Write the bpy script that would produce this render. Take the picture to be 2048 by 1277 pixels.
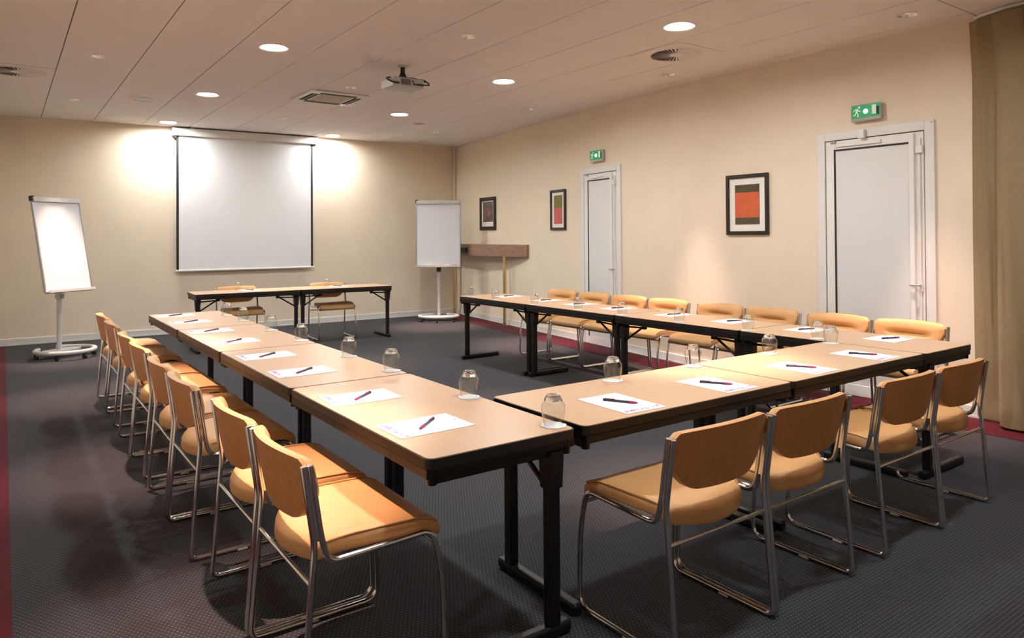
import bpy, bmesh, math, random
from mathutils import Vector, Matrix
random.seed(7)
PI = math.pi
for _o in list(bpy.data.objects):
    bpy.data.objects.remove(_o, do_unlink=True)
scene = bpy.context.scene
COL = scene.collection

# ------------------------------------------------------------------ camera
FPX, CYPX, YAW, PITCH, ROLL = 1420.7, 455.83, .6221, .0118, -.0067
CAM_H = 1.400
_s, _c = math.sin(YAW), math.cos(YAW)
fw = Vector((_s, _c, 0)); rt = Vector((_c, -_s, 0)); up = Vector((0, 0, 1))
fw, up = fw * math.cos(PITCH) + up * math.sin(PITCH), up * math.cos(PITCH) - fw * math.sin(PITCH)
rt, up = rt * math.cos(ROLL) + up * math.sin(ROLL), up * math.cos(ROLL) - rt * math.sin(ROLL)
cd = bpy.data.cameras.new('camera'); cam = bpy.data.objects.new('camera', cd); COL.objects.link(cam)
cd.sensor_width = 36; cd.lens = FPX / 2048 * 36
cd.shift_y = (CYPX - 638.5) / 2048
cd.clip_start = .02; cd.clip_end = 60
cam.matrix_world = Matrix(((rt.x, up.x, -fw.x, 0), (rt.y, up.y, -fw.y, 0), (rt.z, up.z, -fw.z, CAM_H), (0, 0, 0, 1)))
scene.camera = cam

# ------------------------------------------------------------------ world and exposure
w = bpy.data.worlds.new('world'); scene.world = w; w.use_nodes = True
w.node_tree.nodes['Background'].inputs[0].default_value = (.05, .05, .06, 1)
w.node_tree.nodes['Background'].inputs[1].default_value = .3
scene.view_settings.view_transform = 'Standard'
scene.view_settings.look = 'None'
scene.view_settings.gamma = 1
scene.view_settings.use_curve_mapping = False
scene.view_settings.exposure = 1.4
LAMP = 150.0          # radiance of the big downlights
LAMP_COL = (.98, 1.0, .985)
SPOT_W = 135.0         # power of the small halogen spots
SPOT_COL = (1.0, .66, .54)

# ------------------------------------------------------------------ room dimensions
ZC = 3.036; ZT = .720
XL = -.42; XR = 5.984; YK = 5.119; YF = -1.8
YW = 11.449; TW = -.0431
XCOR, YCOR = 6.732, 11.449 + 6.732 * math.tan(TW)
THN = -PI / 2; THF = -PI / 2 - math.atan2(XCOR - XR, YCOR - YK)
FD = Vector((XCOR - XR, YCOR - YK, 0)).normalized()     # along the far part of the right wall
FN = Vector((-FD.y, FD.x, 0))                           # into the room
TL, TWD = 1.277, .600
def wall_back_y(x): return YW + x * math.tan(TW)

# ------------------------------------------------------------------ materials
def lin(c):
    return tuple(((v / 255) / 12.92 if v / 255 <= .04045 else ((v / 255 + .055) / 1.055) ** 2.4) for v in c)
def mat(name, rgb, rough=.5, metal=0, spec=.5, noise=None, bump=None, emit=None, coat=0, sheen=0):
    m = bpy.data.materials.new(name); m.use_nodes = True
    nt = m.node_tree; b = nt.nodes['Principled BSDF']
    col = lin(rgb) + (1,)
    b.inputs['Base Color'].default_value = col
    b.inputs['Roughness'].default_value = rough
    b.inputs['Metallic'].default_value = metal
    b.inputs['Specular IOR Level'].default_value = spec
    if coat: b.inputs['Coat Weight'].default_value = coat
    if sheen: b.inputs['Sheen Weight'].default_value = sheen
    tc = nt.nodes.new('ShaderNodeTexCoord')
    if noise:
        sc, amt = noise[0], noise[1]
        stretch = noise[2] if len(noise) > 2 else (1, 1, 1)
        mp = nt.nodes.new('ShaderNodeMapping'); mp.inputs['Scale'].default_value = stretch
        nt.links.new(tc.outputs['Object'], mp.inputs['Vector'])
        n = nt.nodes.new('ShaderNodeTexNoise'); n.inputs['Scale'].default_value = sc; n.inputs['Detail'].default_value = 5
        nt.links.new(mp.outputs[0], n.inputs['Vector'])
        r = nt.nodes.new('ShaderNodeMapRange'); r.inputs['From Min'].default_value = .3; r.inputs['From Max'].default_value = .7
        r.inputs['To Min'].default_value = 1 - amt; r.inputs['To Max'].default_value = 1 + amt * .6
        nt.links.new(n.outputs['Fac'], r.inputs['Value'])
        mx = nt.nodes.new('ShaderNodeMix'); mx.data_type = 'RGBA'; mx.blend_type = 'MULTIPLY'
        mx.inputs[0].default_value = 1; mx.inputs[6].default_value = col
        nt.links.new(r.outputs[0], mx.inputs[7]); nt.links.new(mx.outputs[2], b.inputs['Base Color'])
    if bump:
        n2 = nt.nodes.new('ShaderNodeTexNoise'); n2.inputs['Scale'].default_value = bump[0]; n2.inputs['Detail'].default_value = 3
        nt.links.new(tc.outputs['Object'], n2.inputs['Vector'])
        bp = nt.nodes.new('ShaderNodeBump'); bp.inputs['Strength'].default_value = bump[1]; bp.inputs['Distance'].default_value = .01
        nt.links.new(n2.outputs['Fac'], bp.inputs['Height']); nt.links.new(bp.outputs[0], b.inputs['Normal'])
    if emit:
        b.inputs['Emission Color'].default_value = tuple(emit[0]) + (1,); b.inputs['Emission Strength'].default_value = emit[1]
    return m

def carpet_mat(name, base, dot, pitch):
    m = bpy.data.materials.new(name); m.use_nodes = True; nt = m.node_tree; N = nt.nodes; Lk = nt.links
    b = N['Principled BSDF']; b.inputs['Roughness'].default_value = 1; b.inputs['Specular IOR Level'].default_value = .1
    b.inputs['Sheen Weight'].default_value = .07; b.inputs['Sheen Roughness'].default_value = .45
    tc = N.new('ShaderNodeTexCoord'); sx = N.new('ShaderNodeSeparateXYZ'); Lk.new(tc.outputs['Object'], sx.inputs[0])
    def mth(op, a, bb=None, c=None):
        n = N.new('ShaderNodeMath'); n.operation = op
        for i, v in enumerate((a, bb, c)):
            if v is None: continue
            if isinstance(v, (int, float)): n.inputs[i].default_value = v
            else: Lk.new(v, n.inputs[i])
        return n.outputs[0]
    yy = mth('MULTIPLY', sx.outputs['Y'], 1 / pitch)
    row = mth('FLOOR', yy)
    odd = mth('MULTIPLY', mth('MODULO', mth('ABSOLUTE', row), 2.0), .5)
    xx = mth('ADD', mth('MULTIPLY', sx.outputs['X'], 1 / (pitch * 1.15)), odd)
    fx = mth('SUBTRACT', mth('FRACT', xx), .5); fy = mth('SUBTRACT', mth('FRACT', yy), .5)
    d = mth('SQRT', mth('ADD', mth('MULTIPLY', fx, fx), mth('MULTIPLY', fy, fy)))
    mr = N.new('ShaderNodeMapRange'); mr.inputs['From Min'].default_value = .10; mr.inputs['From Max'].default_value = .27
    mr.inputs['To Min'].default_value = 1; mr.inputs['To Max'].default_value = 0; Lk.new(d, mr.inputs['Value'])
    n = N.new('ShaderNodeTexNoise'); n.inputs['Scale'].default_value = 160; Lk.new(tc.outputs['Object'], n.inputs['Vector'])
    m1 = N.new('ShaderNodeMix'); m1.data_type = 'RGBA'
    Lk.new(mth('MULTIPLY', mr.outputs[0], mth('ADD', n.outputs['Fac'], .2)), m1.inputs[0])
    m1.inputs[6].default_value = lin(base) + (1,); m1.inputs[7].default_value = lin(dot) + (1,)
    n3 = N.new('ShaderNodeTexNoise'); n3.inputs['Scale'].default_value = 420; Lk.new(tc.outputs['Object'], n3.inputs['Vector'])
    r3 = N.new('ShaderNodeMapRange'); r3.inputs['To Min'].default_value = .6; r3.inputs['To Max'].default_value = 1.4; Lk.new(n3.outputs['Fac'], r3.inputs['Value'])
    m2 = N.new('ShaderNodeMix'); m2.data_type = 'RGBA'; m2.blend_type = 'MULTIPLY'; m2.inputs[0].default_value = 1
    Lk.new(m1.outputs[2], m2.inputs[6]); Lk.new(r3.outputs[0], m2.inputs[7]); Lk.new(m2.outputs[2], b.inputs['Base Color'])
    bp = N.new('ShaderNodeBump'); bp.inputs['Strength'].default_value = .35; bp.inputs['Distance'].default_value = .004
    Lk.new(mr.outputs[0], bp.inputs['Height']); Lk.new(bp.outputs[0], b.inputs['Normal'])
    return m

def paper_mat():
    m = bpy.data.materials.new('printed_paper'); m.use_nodes = True; nt = m.node_tree; N = nt.nodes; Lk = nt.links
    b = N['Principled BSDF']; b.inputs['Roughness'].default_value = .75
    tc = N.new('ShaderNodeTexCoord'); sx = N.new('ShaderNodeSeparateXYZ'); Lk.new(tc.outputs['Object'], sx.inputs[0])
    def mth(op, a, bb=None, c=None):
        n = N.new('ShaderNodeMath'); n.operation = op
        for i, v in enumerate((a, bb, c)):
            if v is None: continue
            if isinstance(v, (int, float)): n.inputs[i].default_value = v
            else: Lk.new(v, n.inputs[i])
        return n.outputs[0]
    X, Y = sx.outputs['X'], sx.outputs['Y']
    band = mth('MULTIPLY', mth('GREATER_THAN', Y, -.138), mth('LESS_THAN', Y, -.108))
    inx = mth('LESS_THAN', mth('ABSOLUTE', X), .095)
    v = N.new('ShaderNodeTexVoronoi'); v.inputs['Scale'].default_value = 55; Lk.new(tc.outputs['Object'], v.inputs['Vector'])
    blobs = mth('LESS_THAN', v.outputs['Distance'], .42)
    fac = mth('MULTIPLY', mth('MULTIPLY', band, inx), blobs)
    n = N.new('ShaderNodeTexNoise'); n.inputs['Scale'].default_value = 30; Lk.new(tc.outputs['Object'], n.inputs['Vector'])
    cr = N.new('ShaderNodeValToRGB'); cr.color_ramp.elements[0].position = .4; cr.color_ramp.elements[1].position = .6
    cr.color_ramp.elements[0].color = lin((120, 84, 158)) + (1,); cr.color_ramp.elements[1].color = lin((214, 150, 190)) + (1,)
    Lk.new(n.outputs['Fac'], cr.inputs[0])
    head = mth('MULTIPLY', mth('LESS_THAN', mth('ABSOLUTE', mth('SUBTRACT', Y, .128)), .004), mth('LESS_THAN', mth('ABSOLUTE', mth('ADD', X, .005)), .012))
    hb = mth('MULTIPLY', head, mth('GREATER_THAN', mth('FRACT', mth('MULTIPLY', X, 160)), .4))
    m1 = N.new('ShaderNodeMix'); m1.data_type = 'RGBA'; m1.inputs[6].default_value = lin((244, 243, 246)) + (1,)
    Lk.new(fac, m1.inputs[0]); Lk.new(cr.outputs[0], m1.inputs[7])
    m2 = N.new('ShaderNodeMix'); m2.data_type = 'RGBA'; m2.inputs[7].default_value = lin((150, 150, 165)) + (1,)
    Lk.new(hb, m2.inputs[0]); Lk.new(m1.outputs[2], m2.inputs[6]); Lk.new(m2.outputs[2], b.inputs['Base Color'])
    return m

def thin_glass_mat():
    m = bpy.data.materials.new('thin_glass'); m.use_nodes = True; nt = m.node_tree; N = nt.nodes; Lk = nt.links
    N.remove(N['Principled BSDF']); out = N['Material Output']
    tr = N.new('ShaderNodeBsdfTransparent'); tr.inputs[0].default_value = (.975, .985, .985, 1)
    gl = N.new('ShaderNodeBsdfGlossy'); gl.inputs['Roughness'].default_value = .02
    lf = N.new('ShaderNodeLayerWeight'); lf.inputs[0].default_value = .5
    lp = N.new('ShaderNodeMath'); lp.operation = 'POWER'; Lk.new(lf.outputs['Facing'], lp.inputs[0]); lp.inputs[1].default_value = 4
    lw = N.new('ShaderNodeMath'); lw.operation = 'MULTIPLY_ADD'; Lk.new(lp.outputs[0], lw.inputs[0]); lw.inputs[1].default_value = .8; lw.inputs[2].default_value = .06
    mx = N.new('ShaderNodeMixShader'); Lk.new(lw.outputs[0], mx.inputs[0]); Lk.new(tr.outputs[0], mx.inputs[1]); Lk.new(gl.outputs[0], mx.inputs[2])
    Lk.new(mx.outputs[0], out.inputs[0]); return m
def solid_glass_mat():
    m = bpy.data.materials.new('solid_glass'); m.use_nodes = True; b = m.node_tree.nodes['Principled BSDF']
    b.inputs['Base Color'].default_value = (.95, .97, .97, 1); b.inputs['Roughness'].default_value = .02
    b.inputs['Transmission Weight'].default_value = 1; b.inputs['IOR'].default_value = 1.45
    return m

M = {}
M['wall'] = mat('wall_paint', (234, 219, 198), .85, spec=.2, noise=(3, .03), bump=(120, .05))
M['ceiling'] = mat('ceiling_panel', (236, 228, 224), .9, spec=.15, noise=(4, .02), bump=(300, .06))
M['ceiling_back'] = mat('ceiling_grid', (120, 108, 98), .9)  # ceiling tone darkened to paint the shade in the panel seams
M['white'] = mat('white_paint', (232, 230, 226), .45, noise=(6, .02))
M['white_trim'] = mat('white_gloss_trim', (226, 224, 220), .4, noise=(6, .02))
M['door_panel'] = mat('door_panel', (222, 222, 222), .5, noise=(2, .02))
M['gasket'] = mat('black_gasket', (22, 22, 24), .6, noise=(30, .1))
M['carpet'] = carpet_mat('grey_carpet', (52, 52, 56), (108, 105, 103), .0155)
M['red_carpet'] = carpet_mat('red_carpet', (76, 18, 30), (88, 30, 40), .0155)
M['laminate'] = mat('beech_laminate', (210, 171, 136), .34, spec=.45, noise=(26, .07, (1, 7, 1)))
M['edge'] = mat('dark_edge', (26, 20, 18), .38, noise=(40, .15))
M['black_steel'] = mat('black_steel', (16, 15, 16), .42, metal=0, spec=.4, noise=(60, .2))
M['chrome'] = mat('chrome', (228, 227, 226), .14, metal=1, noise=(9, .04))
M['vinyl'] = mat('tan_vinyl', (208, 157, 103), .46, spec=.4, noise=(9, .05), bump=(220, .08))
M['plywood'] = mat('beech_plywood', (206, 142, 86), .42, spec=.4, noise=(30, .13, (5, 5, .6)))
M['paper'] = paper_mat()
M['coaster'] = mat('white_coaster', (240, 240, 242), .8, noise=(60, .04))
M['thin_glass'] = thin_glass_mat(); M['solid_glass'] = solid_glass_mat()
M['pen_dark'] = mat('pen_barrel', (62, 50, 66), .3, noise=(90, .1)); M['pen_pink'] = mat('pen_grip', (168, 52, 104), .45, noise=(90, .1))
M['screen'] = mat('screen_fabric', (232, 233, 234), .9, spec=.1, noise=(2, .012))
M['board'] = mat('white_board', (224, 224, 228), .1, spec=.5, noise=(2, .01))
M['alu'] = mat('aluminium', (176, 176, 178), .35, metal=.85, noise=(14, .05))
M['grey_plastic'] = mat('grey_plastic', (196, 194, 192), .4, noise=(20, .04))
M['dark_plastic'] = mat('dark_plastic', (30, 30, 33), .5, noise=(40, .15))
M['brass'] = mat('brass', (226, 208, 164), .25, metal=1, noise=(14, .05))
M['walnut'] = mat('striped_walnut', (152, 120, 100), .45, noise=(6, .42, (.5, 6, 16)))
M['frame_dark'] = mat('dark_picture_frame', (34, 24, 19), .4, noise=(24, .2))
M['mat_board'] = mat('picture_mount', (236, 230, 222), .85, noise=(40, .02))
M['art_green'] = mat('print_green', (122, 120, 58), .8, noise=(14, .2)); M['art_pink'] = mat('print_pink', (196, 100, 94), .8, noise=(10, .12))
M['art_orange'] = mat('print_orange', (208, 100, 60), .8, noise=(12, .14)); M['art_dark'] = mat('print_dark', (84, 76, 52), .8, noise=(12, .2))
M['art_grey'] = mat('print_mauve_grey', (112, 92, 92), .8, noise=(16, .55))
M['art_mid'] = mat('print_rose_grey', (142, 104, 94), .8, noise=(22, .4))
M['curtain'] = mat('olive_tan_curtain', (194, 172, 134), .85, spec=.15, noise=(60, .04, (1, 1, 1)), bump=(260, .12), sheen=.2)
M['dark_gap'] = mat('dark_opening', (34, 27, 22), .8, noise=(30, .2))
M['reflector'] = mat('reflector', (214, 206, 196), .18, metal=.9, noise=(30, .08))
M['lamp'] = mat('lamp_diffuser', (255, 255, 255), .5, emit=(LAMP_COL, LAMP))
M['bulb'] = mat('halogen_bulb', (240, 220, 200), .3, emit=((1, .9, .82), 12))  # glow chosen to glitter in the reflectors, kept in unlit lamps too
M['sign_green'] = mat('sign_green', (0, 120, 50), .4, noise=(20, .1), emit=((.0, .42, .14), .12))
M['sign_glow'] = mat('sign_lamp', (190, 255, 220), .4, emit=((.35, 1, .6), 4))
M['sign_white'] = mat('sign_white', (225, 240, 228), .5, emit=((.7, 1, .8), .05))
M['sign_case'] = mat('sign_case', (176, 178, 170), .2, spec=.6, noise=(30, .06))
M['ac_filter'] = mat('intake_grille', (186, 172, 152), .7, noise=(60, .1))

# ------------------------------------------------------------------ mesh helpers
def setprops(o, label=None, cat=None, group=None, kind=None):
    if label: o['label'] = label
    if cat: o['category'] = cat
    if group: o['group'] = group
    if kind: o['kind'] = kind
    return o
def link_mesh(name, bm, m, parent=None, smooth=None, loc=None, rot=None):
    me = bpy.data.meshes.new(name); bmesh.ops.recalc_face_normals(bm, faces=bm.faces[:]); bm.to_mesh(me); bm.free()
    if m is not None: me.materials.append(m)
    if smooth:
        for p in me.polygons: p.use_smooth = True
        me.set_sharp_from_angle(angle=math.radians(smooth))
    o = bpy.data.objects.new(name, me); COL.objects.link(o)
    if parent: o.parent = parent
    if loc: o.location = loc
    if rot: o.rotation_euler = rot
    return o
def empty(name, loc=(0, 0, 0), rz=0, **k):
    o = bpy.data.objects.new(name, None); COL.objects.link(o); o.location = loc; o.rotation_euler = (0, 0, rz)
    o.empty_display_size = .1
    return setprops(o, **k)
def nb(): return bmesh.new()
def box(bm, x0, x1, y0, y1, z0, z1, bev=0, seg=2):
    mtx = Matrix.Translation(((x0 + x1) / 2, (y0 + y1) / 2, (z0 + z1) / 2)) @ Matrix.Diagonal((abs(x1 - x0), abs(y1 - y0), abs(z1 - z0), 1))
    r = bmesh.ops.create_cube(bm, size=1, matrix=mtx)
    if bev:
        es = list({e for v in r['verts'] for e in v.link_edges})
        bmesh.ops.bevel(bm, geom=es, offset=bev, segments=seg, profile=.5, affect='EDGES')
    return bm
def bx(*a, **k): return box(nb(), *a, **k)
def cyl(bm, p0, p1, r0, r1=None, n=16, caps=True):
    r1 = r0 if r1 is None else r1
    p0 = Vector(p0); p1 = Vector(p1); d = (p1 - p0)
    q = d.normalized().to_track_quat('Z', 'Y').to_matrix().to_4x4()
    mtx = Matrix.Translation((p0 + p1) / 2) @ q
    bmesh.ops.create_cone(bm, cap_ends=caps, segments=n, radius1=r0, radius2=r1, depth=d.length, matrix=mtx)
    return bm
def fillet(pts, r, seg=5):
    out = [Vector(pts[0])]
    for i in range(1, len(pts) - 1):
        p = Vector(pts[i]); a = Vector(pts[i - 1]); b = Vector(pts[i + 1])
        ri = r[i] if isinstance(r, (list, tuple)) else r
        u = (a - p); v = (b - p); ru = min(ri, u.length * .49, v.length * .49)
        if ru < 1e-5: out.append(p); continue
        s = p + u.normalized() * ru; e = p + v.normalized() * ru
        for k in range(seg + 1):
            t = k / seg; out.append(s * (1 - t) ** 2 + p * 2 * t * (1 - t) + e * t * t)
    out.append(Vector(pts[-1])); return out
def tube(bm, pts, r, n=8, closed=False, caps=True):
    pts = [Vector(p) for p in pts]; rings = []
    N = len(pts); prev = None
    for i, p in enumerate(pts):
        if closed: t = pts[(i + 1) % N] - pts[i - 1]
        else: t = pts[min(i + 1, N - 1)] - pts[max(i - 1, 0)]
        t.normalize()
        if prev is None:
            nrm = t.orthogonal().normalized()
        else:
            nrm = prev - t * prev.dot(t); nrm.normalize()
        prev = nrm; b = t.cross(nrm)
        rr = r(i / max(1, N - 1)) if callable(r) else r
        rings.append([bm.verts.new(p + (nrm * math.cos(2 * PI * k / n) + b * math.sin(2 * PI * k / n)) * rr) for k in range(n)])
    m = N if closed else N - 1
    for i in range(m):
        A = rings[i]; B = rings[(i + 1) % N]
        for k in range(n): bm.faces.new((A[k], A[(k + 1) % n], B[(k + 1) % n], B[k]))
    if caps and not closed:
        bm.faces.new(list(reversed(rings[0]))); bm.faces.new(rings[-1])
    return bm
def lathe(bm, prof, n=24, c=(0, 0, 0), close=False):
    rings = []
    for (r, z) in prof:
        if r < 1e-6: rings.append([bm.verts.new((c[0], c[1], c[2] + z))])
        else: rings.append([bm.verts.new((c[0] + r * math.cos(2 * PI * k / n), c[1] + r * math.sin(2 * PI * k / n), c[2] + z)) for k in range(n)])
    pairs = list(zip(rings, rings[1:])) + ([(rings[-1], rings[0])] if close else [])
    for A, B in pairs:
        if len(A) == 1 and len(B) == 1: continue
        for k in range(n):
            k2 = (k + 1) % n
            if len(A) == 1: bm.faces.new((A[0], B[k2], B[k]))
            elif len(B) == 1: bm.faces.new((A[k], A[k2], B[0]))
            else: bm.faces.new((A[k], A[k2], B[k2], B[k]))
    return bm
def rounded(bm, half, r, deform=None, n=(8, 8, 4)):
    """rounded box (half extents) on a subdivided cube, with an optional deformation of its points"""
    hx, hy, hz = half; cache = {}
    def V(p):
        key = tuple(round(c, 5) for c in p)
        if key in cache: return cache[key]
        P = Vector((p[0] * hx, p[1] * hy, p[2] * hz))
        q = Vector((max(-hx + r, min(hx - r, P.x)), max(-hy + r, min(hy - r, P.y)), max(-hz + r, min(hz - r, P.z))))
        d = P - q
        if d.length > 1e-9: P = q + d.normalized() * min(r, max(abs(d.x), abs(d.y), abs(d.z)) if 0 else r)
        if deform: P = Vector(deform(P))
        cache[key] = bm.verts.new(P); return cache[key]
    def sp(k, h):
        # denser sampling close to the rounded rim
        t = k * 2 - 1
        return math.copysign(abs(t) ** .8, t)
    def face(ax):
        a, b = [i for i in range(3) if i != ax]
        for s in (-1, 1):
            for i in range(n[a]):
                for j in range(n[b]):
                    quad = []
                    for di, dj in ((0, 0), (1, 0), (1, 1), (0, 1)):
                        p = [0, 0, 0]; p[ax] = s; p[a] = sp((i + di) / n[a], 0); p[b] = sp((j + dj) / n[b], 0); quad.append(V(p))
                    if len(set(quad)) == 4: bm.faces.new(quad)
    for ax in range(3): face(ax)
    return bm
def rrect(hx, hy, r, seg=5):
    pts = []
    for cx, cy, a0 in ((hx - r, hy - r, 0), (-hx + r, hy - r, PI / 2), (-hx + r, -hy + r, PI), (hx - r, -hy + r, 1.5 * PI)):
        for k in range(seg + 1):
            a = a0 + PI / 2 * k / seg; pts.append((cx + r * math.cos(a), cy + r * math.sin(a)))
    return pts
def prism(bm, pts, z0, z1):
    A = [bm.verts.new((x, y, z0)) for x, y in pts]; B = [bm.verts.new((x, y, z1)) for x, y in pts]; n = len(pts)
    bm.faces.new(list(reversed(A))); bm.faces.new(B)
    for i in range(n): bm.faces.new((A[i], A[(i + 1) % n], B[(i + 1) % n], B[i]))
    return bm
def prism_y(bm, pts, y0, y1):
    """outline in x,z extruded along y"""
    A = [bm.verts.new((x, y0, z)) for x, z in pts]; B = [bm.verts.new((x, y1, z)) for x, z in pts]; n = len(pts)
    bm.faces.new(A); bm.faces.new(list(reversed(B)))
    for i in range(n): bm.faces.new((A[i], B[i], B[(i + 1) % n], A[(i + 1) % n]))
    return bm
def dup(root, loc, rz, label=None):
    r = root.copy(); COL.objects.link(r); r.location = loc; r.rotation_euler = (0, 0, rz)
    if label: r['label'] = label
    for ch in list(root.children):
        c = ch.copy(); COL.objects.link(c); c.parent = r
        for g in list(ch.children):
            d = g.copy(); COL.objects.link(d); d.parent = c
    return r

# ================================================================== THE SETTING
setprops(link_mesh('floor', bx(XL - .1, 7.2, YF - .1, 11.7, -.06, 0), M['carpet']), 'dark grey carpet with fine light dots', 'floor', kind='structure')
def ribbon(bm, pts, z0, z1):
    prism(bm, pts, z0, z1); return bm
BW = .43
off = FN * BW
cx2, cy2 = XCOR + off.x, YCOR + off.y
pts = [(XR - BW, YF), (XR, YF), (XR, YK), (XCOR, YCOR), (cx2, cy2 - .02), (XR - BW, YK - BW * .06)]
setprops(link_mesh('trim_1', ribbon(nb(), pts, 0, .003), M['red_carpet']), 'dark red carpet border along the right wall', 'carpet border', kind='structure')
setprops(link_mesh('trim_2', bx(XL, .03, YF, 11.43, 0, .003), M['red_carpet']), 'dark red carpet border along the left wall', 'carpet border', kind='structure')
# walls
setprops(link_mesh('wall_left', bx(XL - .1, XL, YF - .1, 11.6, 0, ZC + .1), M['wall']), kind='structure')
setprops(link_mesh('wall_front', bx(XL - .1, 6.2, YF - .1, YF, 0, ZC + .1), M['wall']), kind='structure')
b_ = prism(nb(), [(XL - .1, wall_back_y(XL - .1)), (XCOR + .1, wall_back_y(XCOR + .1)), (XCOR + .1, wall_back_y(XCOR) + .12), (XL - .1, wall_back_y(XL) + .12)], 0, ZC + .1)
setprops(link_mesh('wall_back', b_, M['wall']), 'cream back wall behind the projection screen', 'wall', kind='structure')
nx, ny = -FN.x * .1, -FN.y * .1
b_ = prism(nb(), [(XR, YF - .1), (XR, YK), (XCOR, YCOR), (XCOR + nx, YCOR + ny), (XR + .1, YK - .005), (XR + .1, YF - .1)], 0, ZC + .1)
setprops(link_mesh('wall_right', b_, M['wall']), 'cream right wall with two white doors, bent in the middle', 'wall', kind='structure')

# baseboards
def board_run(name, p, q, label):
    p = Vector(p); q = Vector(q); d = (q - p); L = d.length; a = math.atan2(d.y, d.x)
    bm = nb(); box(bm, 0, L, 0, .014, .003, .092, .003, 1); box(bm, 0, L, 0, .018, .003, .02)
    o = link_mesh(name, bm, M['white_trim'], None, loc=(p.x, p.y, 0), rot=(0, 0, a)); setprops(o, label, 'baseboard', kind='structure'); return o
board_run('baseboard_back', (XCOR - .02, wall_back_y(XCOR - .02), 0), (XL, wall_back_y(XL), 0), 'white baseboard along the back wall')
K = Vector((XR, YK, 0))
D1A, D1B = 1.135, 1.990          # door 1 along the far part
D2A, D2B = 2.600, 3.592          # door 2 along the near part (y)
board_run('baseboard_right', (XR, YF, 0), (XR, D2A, 0), 'white baseboard behind the curtain')
board_run('baseboard_right', (XR, D2B, 0), (XR, YK, 0), 'white baseboard between the near door and the bend of the right wall')
board_run('baseboard_right', K, K + FD * D1A, 'white baseboard between the bend of the right wall and the far door')
board_run('baseboard_right', K + FD * D1B, K + FD * ((YCOR - YK) / FD.y - .02), 'white baseboard between the far door and the back corner')
# white pipe in the back corner
setprops(link_mesh('trim_3', cyl(nb(), (XCOR - .05, YCOR - .045, .09), (XCOR - .05, YCOR - .045, ZC), .016, n=10), M['wall'], smooth=40), 'thin painted pipe running up the back right corner', 'pipe', kind='structure')

# ceiling: backing plus long panels with gaps between them, holes for the lamps
ceil = setprops(link_mesh('ceiling', bx(XL - .1, 7.2, YF - .1, 11.7, ZC + .16, ZC + .22), M['ceiling_back']), 'pale pinkish ceiling of long panels', 'ceiling', kind='structure')
SX = [XL - .1] + [.416 + .6 * k for k in range(-1, 10)] + [6.42, 7.15]
SX = sorted(SX)
BIGX = (1.895, 4.310); BIGY = (1.33, 3.742, 6.143, 8.580, 10.945)
SPX = (.700, 3.100, 5.510); SPY = (.15, 2.578, 4.928, 7.322, 9.745)
RB, RS = .108, .075
holes = [(x, y, RB) for x in BIGX for y in BIGY] + [(x, y, RS) for x in SPX for y in SPY]
G = .0042
def panel(x0, x1, y0, y1):
    bm = nb(); hs = sorted([h for h in holes if x0 < h[0] < x1 and y0 < h[1] < y1], key=lambda h: h[1])
    x0 += G; x1 -= G; y0 += G; y1 -= G
    def quad(a, b_, c, d):
        bm.faces.new([bm.verts.new(p) for p in ((a, c, ZC), (b_, c, ZC), (b_, d, ZC), (a, d, ZC))])
    y = y0
    for (hx, hy, r) in hs:
        h = r + .05
        quad(x0, x1, y, hy - h); quad(x0, hx - h, hy - h, hy + h); quad(hx + h, x1, hy - h, hy + h)
        n = 32; inner = [bm.verts.new((hx + r * math.cos(2 * PI * k / n), hy + r * math.sin(2 * PI * k / n), ZC)) for k in range(n)]
        outer = []
        for k in range(n):
            a = 2 * PI * k / n; c, s = math.cos(a), math.sin(a); f = h / max(abs(c), abs(s)); outer.append(bm.verts.new((hx + c * f, hy + s * f, ZC)))
        for k in range(n): bm.faces.new((inner[k], inner[(k + 1) % n], outer[(k + 1) % n], outer[k]))
        y = hy + h
    quad(x0, x1, y, y1)
    # turned-up rim of the panel
    for a, b_, c, d in ((x0, y0, x1, y0), (x1, y0, x1, y1), (x1, y1, x0, y1), (x0, y1, x0, y0)):
        bm.faces.new([bm.verts.new(p) for p in ((a, b_, ZC), (c, d, ZC), (c, d, ZC + .02), (a, b_, ZC + .02))])
    me = bpy.data.meshes.new('ceiling_panel'); bm.to_mesh(me); bm.free(); me.materials.append(M['ceiling'])
    o = bpy.data.objects.new('ceiling_panel', me); COL.objects.link(o); o.parent = ceil
for a, b2 in zip(SX, SX[1:]):
    if b2 - a < .02: continue
    cuts = [YF - .1, 11.65]
    if a > 5.1: cuts = [YF - .1, 2.285, 11.65]
    for c, d in zip(cuts, cuts[1:]): panel(a, b2, c, d)
link_mesh('seam_grid', bx(XL - .1, 7.2, YF - .1, 11.7, ZC + .150, ZC + .158), M['ceiling_back'], ceil)
bm = nb()
for x in SX[1:-1]: box(bm, x - .012, x + .012, YF - .1, 11.65, ZC + .006, ZC + .012)
link_mesh('grid_rail', bm, M['ceiling_back'], ceil)

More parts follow.
